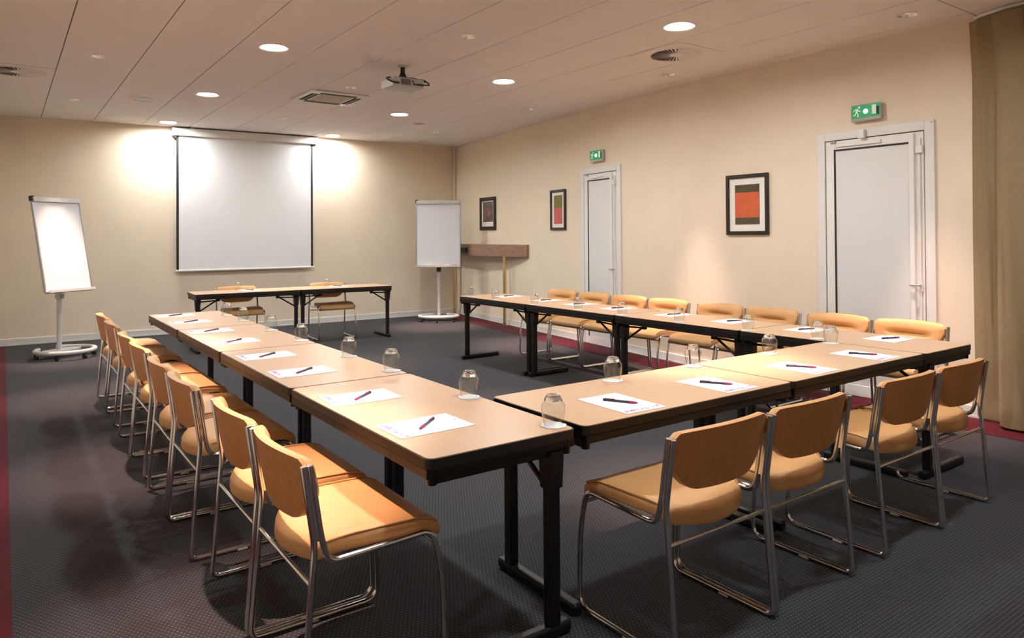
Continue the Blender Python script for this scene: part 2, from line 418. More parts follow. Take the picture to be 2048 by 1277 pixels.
# ================================================================== LAMPS IN THE CEILING
def big_lamp():
    t = empty('ceiling_downlight', label='', cat='ceiling light', group='large round ceiling downlights that are switched on')
    bm = lathe(nb(), [(RB - .006, .07), (RB - .004, .0), (RB + .014, -.004), (RB + .015, .0), (RB - .002, .003), (RB - .001, .075)], 32)
    link_mesh('trim_ring', bm, M['white'], t, smooth=50)
    link_mesh('housing', lathe(nb(), [(RB - .001, .072), (0, .074)], 24), M['white'], t)
    link_mesh('diffuser', lathe(nb(), [(0, .015), (RB - .012, .017), (RB - .012, .025), (0, .025)], 32), M['lamp'], t, smooth=50)
    return t
names_big = {(0, 0): 'lit round downlight over the near end of the left tables, above the camera side',
 (0, 1): 'lit round downlight over the nearer left tables', (0, 2): 'large lit round ceiling light above the left tables, nearest in view',
 (0, 3): 'lit round ceiling light between the ring speaker and the air cassette', (0, 4): 'lit round ceiling light just left of the screen case',
 (1, 0): 'lit round downlight above the near right side', (1, 1): 'large lit round ceiling light beside the near swirl diffuser',
 (1, 2): 'lit round ceiling light to the right of the projector', (1, 3): 'lit round ceiling light beyond the projector, before the grey disc', (1, 4): 'lit round ceiling light just right of the screen case'}
bl = big_lamp(); first = True
for i, x in enumerate(BIGX):
    for j, y in enumerate(BIGY):
        if first: bl.location = (x, y, ZC); bl['label'] = names_big[(i, j)]; first = False
        else: dup(bl, (x, y, ZC), 0, names_big[(i, j)])
def small_spot():
    t = empty('recessed_spotlight', label='', cat='spotlight', group='small recessed halogen spotlights')
    bm = lathe(nb(), [(RS - .016, .055), (RS - .006, .0), (RS + .012, -.004), (RS + .013, 0), (RS - .002, .003), (RS - .008, .06)], 28)
    link_mesh('trim_ring', bm, M['white'], t, smooth=50)
    bm = nb(); n = 18
    for k in range(n):      # faceted reflector
        a, b_ = 2 * PI * k / n, 2 * PI * (k + 1) / n
        p = [(RS - .008, .001), (RS - .016, .024), (RS - .034, .046)]
        for (r0, z0), (r1, z1) in zip(p, p[1:]):
            bm.faces.new([bm.verts.new(v) for v in ((r0 * math.cos(a), r0 * math.sin(a), z0), (r0 * math.cos(b_), r0 * math.sin(b_), z0), (r1 * math.cos(b_), r1 * math.sin(b_), z1), (r1 * math.cos(a), r1 * math.sin(a), z1))])
    link_mesh('reflector', bm, M['reflector'], t)
    link_mesh('housing', lathe(nb(), [(RS - .004, .058), (0, .060)], 20), M['dark_gap'], t)
    link_mesh('bulb', lathe(nb(), [(0, .022), (.016, .028), (.022, .046), (0, .05)], 14), M['bulb'], t, smooth=60)
    bm = nb(); box(bm, -RS + .014, RS - .014, -.0015, .0015, .010, .026); box(bm, -.0015, .0015, -RS + .014, RS - .014, .010, .026)
    link_mesh('louvre', bm, M['reflector'], t)
    return t
col_words = ('left column', 'middle column', 'right column'); row_words = ('over the camera side of the room', 'nearest in view', 'second from the camera', 'third from the camera', 'farthest from the camera')
ss = small_spot(); first = True
for i, x in enumerate(SPX):
    for j, y in enumerate(SPY):
        lab = 'small recessed spotlight in the ceiling, %s, %s' % (col_words[i], row_words[j])
        if first: ss.location = (x, y, ZC); ss['label'] = lab; first = False; r = ss
        else: r = dup(ss, (x, y, ZC), 0, lab)
        if i == 1 and j != 1: continue          # switched off, no beam; the bulb glow stays to make the reflectors sparkle
        ld = bpy.data.lights.new('halogen_beam', 'SPOT'); ld.energy = SPOT_W * ((1.0, 1.0, 1.0, .9, .8), (0, .75, 0, 0, 0), (1.0, 1.0, 1.15, 1.7, 1.7))[i][j]; ld.color = SPOT_COL; ld.spot_size = math.radians(36); ld.spot_blend = 1.0; ld.shadow_soft_size = .025
        lo = bpy.data.objects.new('halogen_beam', ld); COL.objects.link(lo); lo.parent = r; lo.location = (0, 0, .006)

# ================================================================== DOORS
def make_door(name, loc, rz, W, Hh, with_block, label):
    """local X along the wall (right as seen from the room), -Y into the room"""
    t = empty(name, loc, rz, label=label, cat='door', kind='structure')
    h = W / 2; c = .075; d = .022
    bm = nb(); box(bm, -h, -h + c, -d, 0, .003, Hh, .003, 1); box(bm, h - c, h, -d, 0, .003, Hh, .003, 1); box(bm, -h + c, h - c, -d, 0, Hh - c, Hh, .003, 1)
    link_mesh('door_frame', bm, M['white_trim'], t)
    x0, x1, z1 = -h + c + .008, h - c - .008, Hh - c - .008
    link_mesh('gap', bx(-h + c, h - c, -.004, .0, .003, Hh - c), M['gasket'], t)
    s = .075
    bm = nb(); box(bm, x0, x0 + s, -.018, -.004, .006, z1, .002, 1); box(bm, x1 - s, x1, -.018, -.004, .006, z1, .002, 1)
    box(bm, x0 + s, x1 - s, -.018, -.004, z1 - s, z1, .002, 1); box(bm, x0 + s, x1 - s, -.018, -.004, .006, .1, .002, 1)
    leaf = link_mesh('leaf_frame', bm, M['white'], t)
    g = .014; X0, X1, Z0, Z1 = x0 + s, x1 - s, .1, z1 - s
    bm = nb(); box(bm, X0, X0 + g, -.019, -.006, Z0, Z1); box(bm, X0, X1, -.019, -.006, Z1 - g, Z1)
    link_mesh('gasket', bm, M['gasket'], t)
    link_mesh('door_panel', bx(X0 + g, X1, -.013, -.005, Z0, Z1 - g), M['door_panel'], t)
    # espagnolette cover tube, lock box and rod at the right side
    xt = X1 - .03
    bm = nb(); box(bm, xt, xt + .042, -.044, -.013, .06, z1 - .012, .008, 2)
    link_mesh('rod_cover', bm, M['white'], t)
    xb = xt + .056
    bm = nb(); box(bm, xb, xb + .052, -.05, -.016, Z1 - .10, Z1 - .04, .005, 2); box(bm, xb + .012, xb + .034, -.034, -.016, Z1 - .04, Z1 + .02, .003, 1)
    link_mesh('lock_box', bm, M['white'], t)
    link_mesh('rod', cyl(nb(), (xb + .022, -.027, .1), (xb + .022, -.027, Z1 - .1), .008, n=10), M['white'], t, smooth=40)
    bm = nb(); box(bm, xb + .008, xb + .036, -.03, -.018, .93, 1.04, .004, 1)
    hd = link_mesh('handle', bm, M['white'], t)
    link_mesh('lever', tube(nb(), fillet([(xb + .022, -.03, .985), (xb + .022, -.06, .985), (xb - .05, -.062, .985)], .012), .007, 8), M['alu'], hd, smooth=50)
    bm = nb(); box(bm, X0 + .03, X0 + (X1 - X0) * .62, -.034, -.018, z1 - .056, z1 - .026, .004, 2)
    link_mesh('closer_rail', bm, M['white'], t)
    bm = nb(); box(bm, x0 + .05, x0 + .1, -.036, -.018, z1 - .018, z1 + .002, .003, 1)
    link_mesh('closer_pivot', bm, M['alu'], t)
    if with_block:
        link_mesh('magnet_block', bx(-.1, -.045, -.062, -.022, Hh - c - .012, Hh - .012, .006, 2), M['white'], t)
        link_mesh('contact', cyl(nb(), (h - .02, -.03, Hh - .018), (h - .02, -.02, Hh - .018), .008, n=12), M['grey_plastic'], t)
    return t
make_door('door_1', (K + FD * (D1A + D1B) / 2 + FN * .0)[:], THF, D1B - D1A, 2.275, False, 'white flush door in the far part of the right wall')
make_door('door_2', (XR, (D2A + D2B) / 2, 0), THN, D2B - D2A, 2.300, True, 'large white door in the near part of the right wall, beside the curtain')

# ================================================================== TABLES
def make_table():
    t = empty('folding_table', cat='table', label='', group='beech and black folding conference tables')
    h, v = TL / 2 - .0015, TWD / 2 - .0015
    link_mesh('tabletop', prism(nb(), rrect(h - .005, v - .005, .026), ZT - .012, ZT), M['laminate'], t)
    bm = prism(nb(), rrect(h, v, .03), ZT - .034, ZT - .002)
    e = link_mesh('edge_band', bm, M['edge'], t, smooth=40)
    bm = nb()
    for s in (-1, 1):
        box(bm, -h + .012, h - .012, s * (v - .014) - .012, s * (v - .014) + .012, ZT - .066, ZT - .034, .003, 1)
        box(bm, s * (h - .022) - .01, s * (h - .022) + .01, -v + .026, v - .026, ZT - .062, ZT - .034, .003, 1)
    link_mesh('under_frame', bm, M['black_steel'], t)
    for sx_ in (-1, 1):
        for sy_ in (-1, 1):
            bm = cyl(nb(), (sx_ * (h - .03), sy_ * (v - .03), ZT - .088), (sx_ * (h - .03), sy_ * (v - .03), ZT - .034), .016, .02, n=14)
            link_mesh('corner_stub', bm, M['black_steel'], t, smooth=40)
    yp = v - .085
    for s in (-1, 1):
        xp = s * (h - .042)
        bm = nb(); box(bm, xp - .021, xp + .021, yp - .024, yp + .024, .02, ZT - .05, .007, 2)
        link_mesh('leg', bm, M['black_steel'], t)
        bm = nb(); box(bm, xp - .023, xp + .023, -v + .085, v - .012, .003, .046, .012, 3)
        link_mesh('foot', bm, M['black_steel'], t)
        bm = nb(); box(bm, xp - .02, xp + .02, -v + .04, v - .04, ZT - .088, ZT - .050, .004, 1)
        link_mesh('cross_bar', bm, M['black_steel'], t)
        # folding brace: horizontal link and diagonal
        bm = nb(); tube(bm, [(xp - s * .015, yp, ZT - .215), (xp - s * .225, yp, ZT - .082)], .0095, 8)
        tube(bm, [(xp - s * .01, yp, ZT - .098), (xp - s * .235, yp, ZT - .088)], .008, 8)
        box(bm, xp - s * .235 - .02, xp - s * .235 + .02, yp - .018, yp + .018, ZT - .1, ZT - .062, .004, 1)
        link_mesh('brace', bm, M['black_steel'], t, smooth=40)
        # tapered bracket at the head of the leg
        bm = prism_y(nb(), [(xp - .034, ZT - .07), (xp + .034, ZT - .07), (xp + .025, ZT - .2), (xp - .025, ZT - .2)], yp - .03, yp + .03)
        link_mesh('bracket', bm, M['black_steel'], t)
    return t
TAB = make_table()
# left row: x 1.05..1.65+
XL0 = 1.050
LYB = 7.019; FY0 = 1.908; RX0 = 4.219; RYB = 6.962; FX0 = 1.679
ordl = ('farthest from the camera', 'second from the back', 'third from the back', 'nearest the camera')
spots = []
for k in range(4):
    spots.append(((XL0 + TWD / 2, LYB - TL * (k + .5), 0), -PI / 2, 'beech-topped folding table in the left row, ' + ordl[k]))
for k in range(2):
    spots.append(((FX0 + TL * (k + .5) - k * .002, FY0 + TWD / 2, 0), 0, ('beech-topped folding table closing the square at the front, left of two', 'beech-topped folding table closing the square at the front, right of two')[k]))
for k in range(4):
    spots.append(((RX0 + .012 + TWD / 2, RYB - .006 - 1.264 * (k + .5), 0), PI / 2, 'beech-topped folding table in the right row, ' + ordl[k]))
BX0, BY0 = 1.875, 9.153
ct, st = math.cos(TW), math.sin(TW)
for k in range(2):
    lx, ly = TL * (k + .5), TWD / 2
    spots.append(((BX0 + ct * lx - st * ly, BY0 + st * lx + ct * ly, 0), PI + TW, ('beech-topped folding table under the screen, left of two', 'beech-topped folding table under the screen, right of two')[k]))
for i, (l, a, lab) in enumerate(spots):
    if i == 0: TAB.location = l; TAB.rotation_euler = (0, 0, a); TAB['label'] = lab; r = TAB
    else: r = dup(TAB, l, a, lab)
    if 6 <= i < 10: r.scale = (1.264 / TL, 1, 1)

# ================================================================== CHAIRS
def make_chair():
    t = empty('conference_chair', cat='chair', label='', group='tan padded conference chairs on chrome sled frames')
    R = .0100; xr = .259
    for s in (-1, 1):
        x = s * xr
        path = [(x, .022, .738), (x, .058, .512), (x, .078, .444), (x, .425, .456), (x, .462, .30), (x, .470, .0125), (x, -.004, .0125), (x, .036, .500), (x, .002, .738)]
        rr = [0, .03, .035, .045, .25, .055, .035, .03, 0]
        link_mesh('side_frame', tube(nb(), fillet(path, rr, 6), R, 8), M['chrome'], t, smooth=50)
        bm = prism_y(nb(), [(-.004, .0), (.004, .0), (.004, 1), (-.004, 1)], -.001, .001)
        bm.free()
        bm = nb()
        A = [(.018, .73), (.006, .73), (.036, .515), (.054, .515)]
        v0 = [bm.verts.new((x - .006, y, z)) for y, z in A]; v1 = [bm.verts.new((x + .006, y, z)) for y, z in A]
        bm.faces.new(v0); bm.faces.new(list(reversed(v1)))
        for i in range(4): bm.faces.new((v0[i], v1[i], v1[(i + 1) % 4], v0[(i + 1) % 4]))
        link_mesh('upright_plate', bm, M['chrome'], t)
        bm = nb(); box(bm, x - .011, x + .011, .19, .235, .0005, .012, .003, 1)
        link_mesh('glide', bm, M['grey_plastic'], t)
    link_mesh('rear_crossbar', tube(nb(), [(-xr, .028, .385), (xr, .028, .385)], .0075, 8), M['chrome'], t, smooth=50)
    link_mesh('front_crossbar', tube(nb(), [(-xr, .437, .412), (xr, .437, .412)], .0075, 8), M['chrome'], t, smooth=50)
    # seat cushion
    def sd(P):
        tt = (P.y + .228) / .456; xx = P.x / .243
        x = P.x * (1 - .24 * max(0, 1 - tt * 2.0) ** 2)
        y = P.y + .242 + .055 * (xx * xx) * max(0, 1 - tt * 1.6) ** 1.2
        z = P.z + .462 + .010 * math.sin(tt * PI) - .022 * max(0, 1 - tt * 3) ** 2 - .026 * max(0, (tt - .8) / .2) ** 2
        if P.z > 0: z += -.010 * (1 - xx * xx) * math.sin(min(1, tt * 1.3) * PI) + .004
        else: z -= .012 * (1 - xx * xx) * (1 - abs(tt - .4))
        return (x, y, z)
    seat = link_mesh('seat', rounded(nb(), (.243, .230, .026), .024, sd, (14, 16, 4)), M['vinyl'], t, smooth=80)
    for s in (-1, 1):
        pp = [sd(Vector((s * .2345, yy, .0235))) for yy in [(-.19 + .40 * k / 18) for k in range(19)]]
        link_mesh('piping', tube(nb(), pp, .0036, 6), M['vinyl'], seat, smooth=60)
    # backrest: curved plywood shell and padded front
    NA, NBk = 22, 8
    def outline(a):
        zt = .752 + .010 * (1 - a * a) - (.024 * max(0, (abs(a) - .88) / .12) ** 2)
        zb = .548 + .010 * a * a + .100 * max(0, (abs(a) - .5) / .5) ** 2.2 + .02 * max(0, (abs(a) - .93) / .07) ** 2
        return zb, zt
    def sheet(bm, yo, th, puff, crease=False):
        F = []; Bk = []
        for i in range(NA + 1):
            a = -1 + 2 * i / NA; zb, zt = outline(a)
            f = []; bk = []
            for j in range(NBk + 1):
                q = j / NBk; z = zb + (zt - zb) * q
                yb_ = .012 + (.058 - .012) * (.745 - z) / .235 - .046 * (1 - a * a)
                p = th
                if puff:
                    edge = min(1, (1 - abs(a)) / .16) * min(1, min(q, 1 - q) / .22 + .0001)
                    p = th * (.45 + .55 * math.sqrt(max(0, min(1, edge))))
                    if crease: p -= .03 * math.exp(-((q - .56) / .07) ** 2) * max(0, 1 - (abs(a) / .62) ** 4)
                f.append(bm.verts.new((a * .249, yb_ + yo + p, z))); bk.append(bm.verts.new((a * .249, yb_ + yo, z)))
            F.append(f); Bk.append(bk)
        for i in range(NA):
            for j in range(NBk):
                bm.faces.new((F[i][j], F[i + 1][j], F[i + 1][j + 1], F[i][j + 1])); bm.faces.new((Bk[i][j], Bk[i][j + 1], Bk[i + 1][j + 1], Bk[i + 1][j]))
        for i in range(NA):
            bm.faces.new((F[i][0], Bk[i][0], Bk[i + 1][0], F[i + 1][0])); bm.faces.new((F[i][NBk], F[i + 1][NBk], Bk[i + 1][NBk], Bk[i][NBk]))
        for j in range(NBk):
            bm.faces.new((F[0][j], F[0][j + 1], Bk[0][j + 1], Bk[0][j])); bm.faces.new((F[NA][j], Bk[NA][j], Bk[NA][j + 1], F[NA][j + 1]))
        return bm
    NBk = 16
    link_mesh('back_cushion', sheet(nb(), .0085, .036, True, True), M['vinyl'], t, smooth=70)
    link_mesh('back_shell', sheet(nb(), -.0035, .0115, False), M['plywood'], t, smooth=40)
    return t
CH = make_chair(); used = [False]
def place_chair(x, y, rz, lab):
    if not used[0]:
        CH.location = (x, y, 0); CH.rotation_euler = (0, 0, rz); CH['label'] = lab; used[0] = True; return CH
    return dup(CH, (x, y, 0), rz, lab)
ordn = ('nearest the camera', 'second from the camera', 'third from the camera', 'fourth from the camera', 'fifth from the camera', 'sixth from the camera', 'seventh from the camera', 'farthest from the camera')
LCH = [(.703, 2.283), (.700, 2.838), (.664, 3.575), (.660, 4.130), (.668, 4.845), (.667, 5.40), (.675, 6.25), (.680, 6.93)]
for k, (x, y) in enumerate(LCH):
    place_chair(x, y, -PI / 2 + random.uniform(-.008, .008), 'tan padded chair with wooden back shell at the left row, ' + ordn[k])
FCH = [2.018, 2.560, 3.346, 3.888]
fl = ('leftmost of the four', 'second from the left', 'third from the left', 'rightmost, before the curtain')
for k, x in enumerate(FCH):
    place_chair(x, 1.566, 0, 'tan padded chair at the front tables, ' + fl[k])
RCH = [2.545, 3.09, 3.685, 4.23, 4.865, 5.41, 5.952, 6.505]
for k, y in enumerate(RCH):
    place_chair(5.425, y, PI / 2 + random.uniform(-.008, .008), 'tan padded chair facing left at the right row, ' + ordn[k])
place_chair(2.52, 9.80, PI + TW, 'tan padded chair behind the left table under the screen')
place_chair(3.74, 9.75, PI + TW, 'tan padded chair behind the right table under the screen')

# ================================================================== PAPERS, PENS, GLASSES, COASTERS
def make_pen():
    t = empty('ballpoint_pen', cat='pen', label='', group='purple ballpoint pens on the sheets')
    L = .146
    link_mesh('barrel', cyl(nb(), (0, .028 - L / 2, .005), (0, L / 2 - .008, .005), .0046, n=10), M['pen_dark'], t, smooth=40)
    bm = nb(); cyl(bm, (0, .008 - L / 2, .005), (0, .038 - L / 2, .005), .0042, .0058, n=10); cyl(bm, (0, -L / 2, .005), (0, .008 - L / 2, .005), .001, .0042, n=10)
    link_mesh('grip', bm, M['pen_pink'], t, smooth=40)
    link_mesh('push_button', cyl(nb(), (0, L / 2 - .012, .005), (0, L / 2, .005), .0058, .0055, n=10), M['dark_plastic'], t, smooth=40)
    link_mesh('clip', bx(-.0018, .0018, L / 2 - .05, L / 2 - .006, .0095, .0118, .0008, 1), M['pen_pink'], t)
    return t
def make_glass():
    t = empty('upturned_glass', cat='glass', label='', group='upturned water glasses on coasters')
    o = [(.0345, .0), (.0385, .020), (.0425, .045), (.0442, .062), (.0425, .075), (.0335, .088)]
    prof = o + [(.0315, .0875), (.0407, .0745), (.0424, .062), (.0408, .045), (.0369, .020), (.033, .0)]
    link_mesh('glass_wall', lathe(nb(), prof, 24, close=True), M['thin_glass'], t, smooth=40)
    bm = lathe(nb(), [(0, .0855), (.0318, .0866), (.0338, .0885), (.0275, .1035), (.0235, .1085), (.013, .1065), (0, .1055)], 12)
    link_mesh('thick_base', bm, M['solid_glass'], t, smooth=20)
    return t
def coaster_mesh():
    bm = nb(); n = 24; P = []
    for k in range(n):
        a = 2 * PI * k / n; r = .046 + .0025 * math.cos(8 * a); P.append((r * math.cos(a), r * math.sin(a)))
    return prism(bm, P, 0, .0022)
PEN = make_pen(); GL = make_glass(); PA = None; CO = None
cnt = [0]
def place_setting(px, py, rz, gx, gy, prz, who, glass=True):
    """rz turns the sitter's forward direction (+y) into the room"""
    global PA, CO
    z = ZT + .0004
    if cnt[0] == 0:
        PA = link_mesh('note_sheet', prism(nb(), [(-.105, -.1485), (.105, -.1485), (.105, .1485), (-.105, .1485)], 0, .0016), M['paper'])
        CO = link_mesh('coaster', coaster_mesh(), M['coaster']); pa, co, pen, gl = PA, CO, PEN, GL
        setprops(pa, cat='paper', group='printed note sheets on the tables'); setprops(co, cat='coaster', group='white coasters under the glasses')
    else:
        pa = PA.copy(); COL.objects.link(pa); co = CO.copy(); COL.objects.link(co)
        pen = dup(PEN, (0, 0, 0), 0); gl = dup(GL, (0, 0, 0), 0)
    cnt[0] += 1
    pa.location = (px, py, z); pa.rotation_euler = (0, 0, rz + random.uniform(-.03, .03)); pa['label'] = 'white note sheet with a purple printed edge, ' + who
    pen.location = (px + random.uniform(-.01, .01), py + random.uniform(-.01, .01), z + .0016); pen.rotation_euler = (0, 0, rz + prz); pen['label'] = 'purple ballpoint pen lying on the sheet, ' + who
    co.location = (gx, gy, z); co.rotation_euler = (0, 0, random.uniform(0, 1)); co['label'] = 'white scalloped paper coaster under a glass, ' + who
    gl.location = (gx, gy, z + .0024); gl.rotation_euler = (0, 0, random.uniform(0, 1)); gl['label'] = 'clear upturned water glass on a coaster, ' + who
LP = [2.268, 2.83, 3.551, 4.155, 4.86, 5.509, 6.21, 6.80]; LG = [1.989, 2.555, 3.294, 3.839, 4.63, 5.279, 6.03, 6.559]
for k in range(8):
    place_setting(1.234, LP[k], -PI / 2, 1.603, LG[k], .72 - .02 * k, 'left row, ' + ordn[k])
for k, (p, g) in enumerate(zip((2.035, 2.632, 3.295, 3.92), ((2.321, 2.435), (2.902, 2.447), (3.556, 2.447), (4.180, 2.440)))):
    place_setting(p, 2.09, 0, g[0], g[1], .50 + .03 * k, 'front tables, ' + ('leftmost', 'second from the left', 'third from the left', 'rightmost')[k])
RP = [2.317, 2.885, 3.523, 4.121, 4.803, 5.34, 5.875, 6.546]; RG = [2.60, 3.13, 3.76, 4.39, 4.96, 5.62, 6.31, 6.78]
for k in range(8):
    place_setting(4.652, RP[k], PI / 2, 4.300, RG[k], -.3 + .05 * k, 'right row, ' + ordn[k])
place_setting(2.60, 9.48, PI, 2.44, 9.40, .5, 'left table under the screen')
place_setting(3.78, 9.42, PI, 3.60, 9.36, .5, 'right table under the screen')

# ================================================================== PROJECTION SCREEN
t = empty('projection_screen', (0, YW, 0), TW, label='white roll-down projection screen with black side borders on the back wall', cat='screen')
bm = nb(); box(bm, 2.015, 4.155, -.135, -.02, 2.905, 3.018, .012, 3); link_mesh('case', bm, M['white'], t, smooth=40)
for x in (2.015, 4.145): link_mesh('end_cap', bx(x - .004, x + .014, -.138, -.018, 2.900, 3.021, .006, 2), M['white'], t)
link_mesh('ceiling_bracket', bx(2.25, 2.30, -.12, -.03, 3.018, ZC, .002, 1), M['alu'], t); link_mesh('ceiling_bracket', bx(3.87, 3.92, -.12, -.03, 3.018, ZC, .002, 1), M['alu'], t)
link_mesh('fabric', bx(2.100, 4.045, -.079, -.077, .935, 2.91), M['screen'], t)
link_mesh('black_border', bx(2.066, 2.100, -.0795, -.0768, .935, 2.91), M['gasket'], t); link_mesh('black_border', bx(4.045, 4.079, -.0795, -.0768, .935, 2.91), M['gasket'], t)
bm = nb(); box(bm, 2.050, 4.096, -.09, -.066, .910, .938, .008, 2); link_mesh('bottom_bar', bm, M['white'], t)
for x in (2.04, 4.09): link_mesh('hook', bx(x, x + .03, -.10, -.06, 2.875, 2.905, .005, 1), M['dark_plastic'], t)

# ================================================================== FLIPCHART EASELS
def easel(loc, rz, W, Hh, zb, lean, arm, label, ring, clip):
    """faces local -Y"""
    t = empty('flipchart_easel', loc, rz, label=label, cat='flipchart')
    rx_, ry_ = ring
    # ring base, open at the back
    pts = []
    n = 30
    for k in range(n + 1):
        a = PI * .62 + (2 * PI - PI * .24) * k / n
        pts.append((rx_ * math.cos(a), ry_ * math.sin(a), .088))
    link_mesh('ring_base', tube(nb(), pts, .025, 10), M['grey_plastic'], t, smooth=60)
    link_mesh('base_plate', prism(nb(), [(x * .98, y) for x, y in [(rx_ * .9, ry_ * .2), (rx_ * .5, ry_ * .62), (-rx_ * .5, ry_ * .62), (-rx_ * .9, ry_ * .2), (-rx_ * .5, -.02), (rx_ * .5, -.02)]], .062, .088), M['grey_plastic'], t)
    for a in (.18, .82, 1.18, 1.5, 1.82):
        x, y = rx_ * .96 * math.cos(a * PI), ry_ * .96 * math.sin(a * PI)
        bm = nb(); cyl(bm, (x - .012, y, .028), (x + .012, y, .028), .0275, n=14)
        c = link_mesh('caster', bm, M['dark_plastic'], t, smooth=40)
        link_mesh('caster_fork', bx(x - .016, x + .016, y - .012, y + .012, .03, .072, .004, 1), M['dark_plastic'], c)
    yp = ry_ * .32
    zt_ = zb + Hh * .45
    link_mesh('post', cyl(nb(), (0, yp, .07), (0, yp, zt_), .026, n=16), M['grey_plastic'], t, smooth=50)
    link_mesh('clamp', bx(-.035, .035, yp - .045, yp + .035, zb - .10, zb - .03, .01, 2), M['dark_plastic'] if clip else M['grey_plastic'], t)
    # board on its tilted plane: local u along x, v up the board
    ca, sa = math.cos(lean), math.sin(lean)
    y0 = yp - .07 - (Hh * .4) * sa
    def tilt(bm):
        for v_ in bm.verts:
            u, d, h_ = v_.co.x, v_.co.y, v_.co.z
            v_.co = Vector((u, y0 + h_ * sa + d * ca, zb + h_ * ca - d * sa))
        return bm
    h = W / 2
    link_mesh('board', tilt(bx(-h, h, -.008, .012, 0, Hh, .002, 1)), M['board'], t)
    for s in (-1, 1): link_mesh('side_rail', tilt(bx(s * h - .011, s * h + .011, -.012, .018, 0, Hh, .004, 1)), M['alu'], t)
    bm = nb(); box(bm, -h, h, -.034, .0, Hh - .062, Hh - .004, .008, 2); link_mesh('paper_clamp', tilt(bm), M['grey_plastic'], t)
    bm = nb(); box(bm, -h - .016, -h + .03, -.02, .03, Hh - .05, Hh + .012, .006, 1); link_mesh('hinge', tilt(bm), M['dark_plastic'], t)
    bm = nb(); box(bm, -h - .006, h + .006, -.062, .012, -.018, .004, .005, 1); box(bm, -h, h, -.066, -.058, -.018, .016, .002, 1)
    link_mesh('pen_tray', tilt(bm), M['grey_plastic'], t)
    for i, xx in enumerate((-.1, .0, .12, .2)):
        if abs(xx) < h - .06:
            bm = nb(); cyl(bm, (xx, -.036, .012), (xx + .11, -.036, .012), .008, n=10); o = link_mesh('marker', tilt(bm), (M['pen_pink'], M['gasket'], M['alu'], M['gasket'])[i], t, smooth=40)
    bm = nb(); box(bm, -.05, .05, .012, .05, Hh * .25, Hh * .55, .006, 1); link_mesh('back_bracket', tilt(bm), M['alu'], t)
    if arm:
        pass
    return t
easel((.607, 9.94, 0), math.atan2(.590, .807) , .605, 1.125, .79, .20, False, 'white flipchart easel on a ring base, tilted, left of the screen', (.30, .31), False)
easel((5.86, 10.27, 0), -.6221, .725, 1.085, .915, .035, False, 'upright white flipchart easel on a round base in the right back corner', (.32, .24), True)

# ================================================================== CORNER SHELF WITH BRASS LEGS
S0, S1 = 3.40, 6.24
o_ = K + FD * S0
t = empty('corner_shelf', (o_.x, o_.y, 0), math.atan2(FD.y, FD.x), label='high walnut-striped shelf on brass legs along the right wall, by the back corner', cat='shelf')
LS = 6.10 - S0
def shelf_depth(x): return .045 + .23 * (1 - math.exp(-(x / .55) ** 1.3))
xs_ = [LS * (k / 24) ** 1.6 for k in range(25)]
link_mesh('top_board', prism(nb(), [(x, .004) for x in (0, LS)] + [(x, shelf_depth(x) - .0225) for x in reversed(xs_)], 1.245, 1.268), M['walnut'], t)
link_mesh('front_board', prism(nb(), [(x, shelf_depth(x) - .022) for x in xs_] + [(x, shelf_depth(x)) for x in reversed(xs_)], 1.085, 1.268), M['walnut'], t)
link_mesh('end_board', bx(.0, .018, .004, .0225, 1.085, 1.2445), M['walnut'], t)
for xx in (.56, 2.46):
    lg = link_mesh('leg', cyl(nb(), (xx, .118, .004), (xx, .118, 1.2445), .030, n=16), M['brass'], t, smooth=50)
    link_mesh('leg_foot', cyl(nb(), (xx, .118, .0035), (xx, .118, .02), .042, n=16), M['brass'], lg, smooth=50)
p_ = o_ + FD * 1.57 + FN * .2765
t = empty('black_control_box', (p_.x, p_.y, 1.13), math.atan2(FD.y, FD.x), label='small black box on the front of the high walnut shelf, beside the upright easel', cat='box')
link_mesh('housing', bx(0, .36, .0, .05, 0, .085, .005, 1), M['dark_plastic'], t)
link_mesh('display', bx(.03, .2, .05, .052, .03, .06), M['gasket'], t)

# ================================================================== PICTURES
def picture(loc, rz, W, Hh, fwid, label, art):
    t = empty('framed_print', loc, rz, label=label, cat='picture')
    h, v = W / 2, Hh / 2
    bm = nb(); box(bm, -h, -h + fwid, -.028, 0, -v, v, .004, 1); box(bm, h - fwid, h, -.028, 0, -v, v, .004, 1)
    box(bm, -h + fwid, h - fwid, -.028, 0, v - fwid, v, .004, 1); box(bm, -h + fwid, h - fwid, -.028, 0, -v, -v + fwid, .004, 1)
    link_mesh('frame', bm, M['frame_dark'], t)
    link_mesh('mount', bx(-h + fwid, h - fwid, -.010, -.002, -v + fwid, v - fwid), M['mat_board'], t)
    for i, (x0, x1, z0, z1, m) in enumerate(art):
        link_mesh('printed_field', bx(x0 * h, x1 * h, -.0122 - .0004 * i, -.010, z0 * v, z1 * v), M[m], t)
    return t
def farpt(s, z): p = K + FD * s + FN * .002; return (p.x, p.y, z)
picture(farpt(4.742, 1.776), THF, .57, .545, .058, 'dark-framed grey and mauve print above the high shelf, nearest the corner',
        [(-.62, .66, -.50, .72, 'art_grey'), (-.1, .38, -.14, .36, 'art_mid'), (-.44, -.2, -.44, .2, 'art_mid')])
picture(farpt(2.560, 1.762), THF, .39, .562, .034, 'dark-framed print, green above pink, beside the far door',
        [(-.55, .55, .10, .72, 'art_green'), (-.55, .55, -.70, .10, 'art_pink')])
picture((XR - .002, 4.342, 1.697), THN, .487, .598, .036, 'large black-framed print with an orange square between dark bands',
        [(-.58, .58, -.66, .66, 'art_dark'), (-.56, .56, -.43, .40, 'art_orange')])

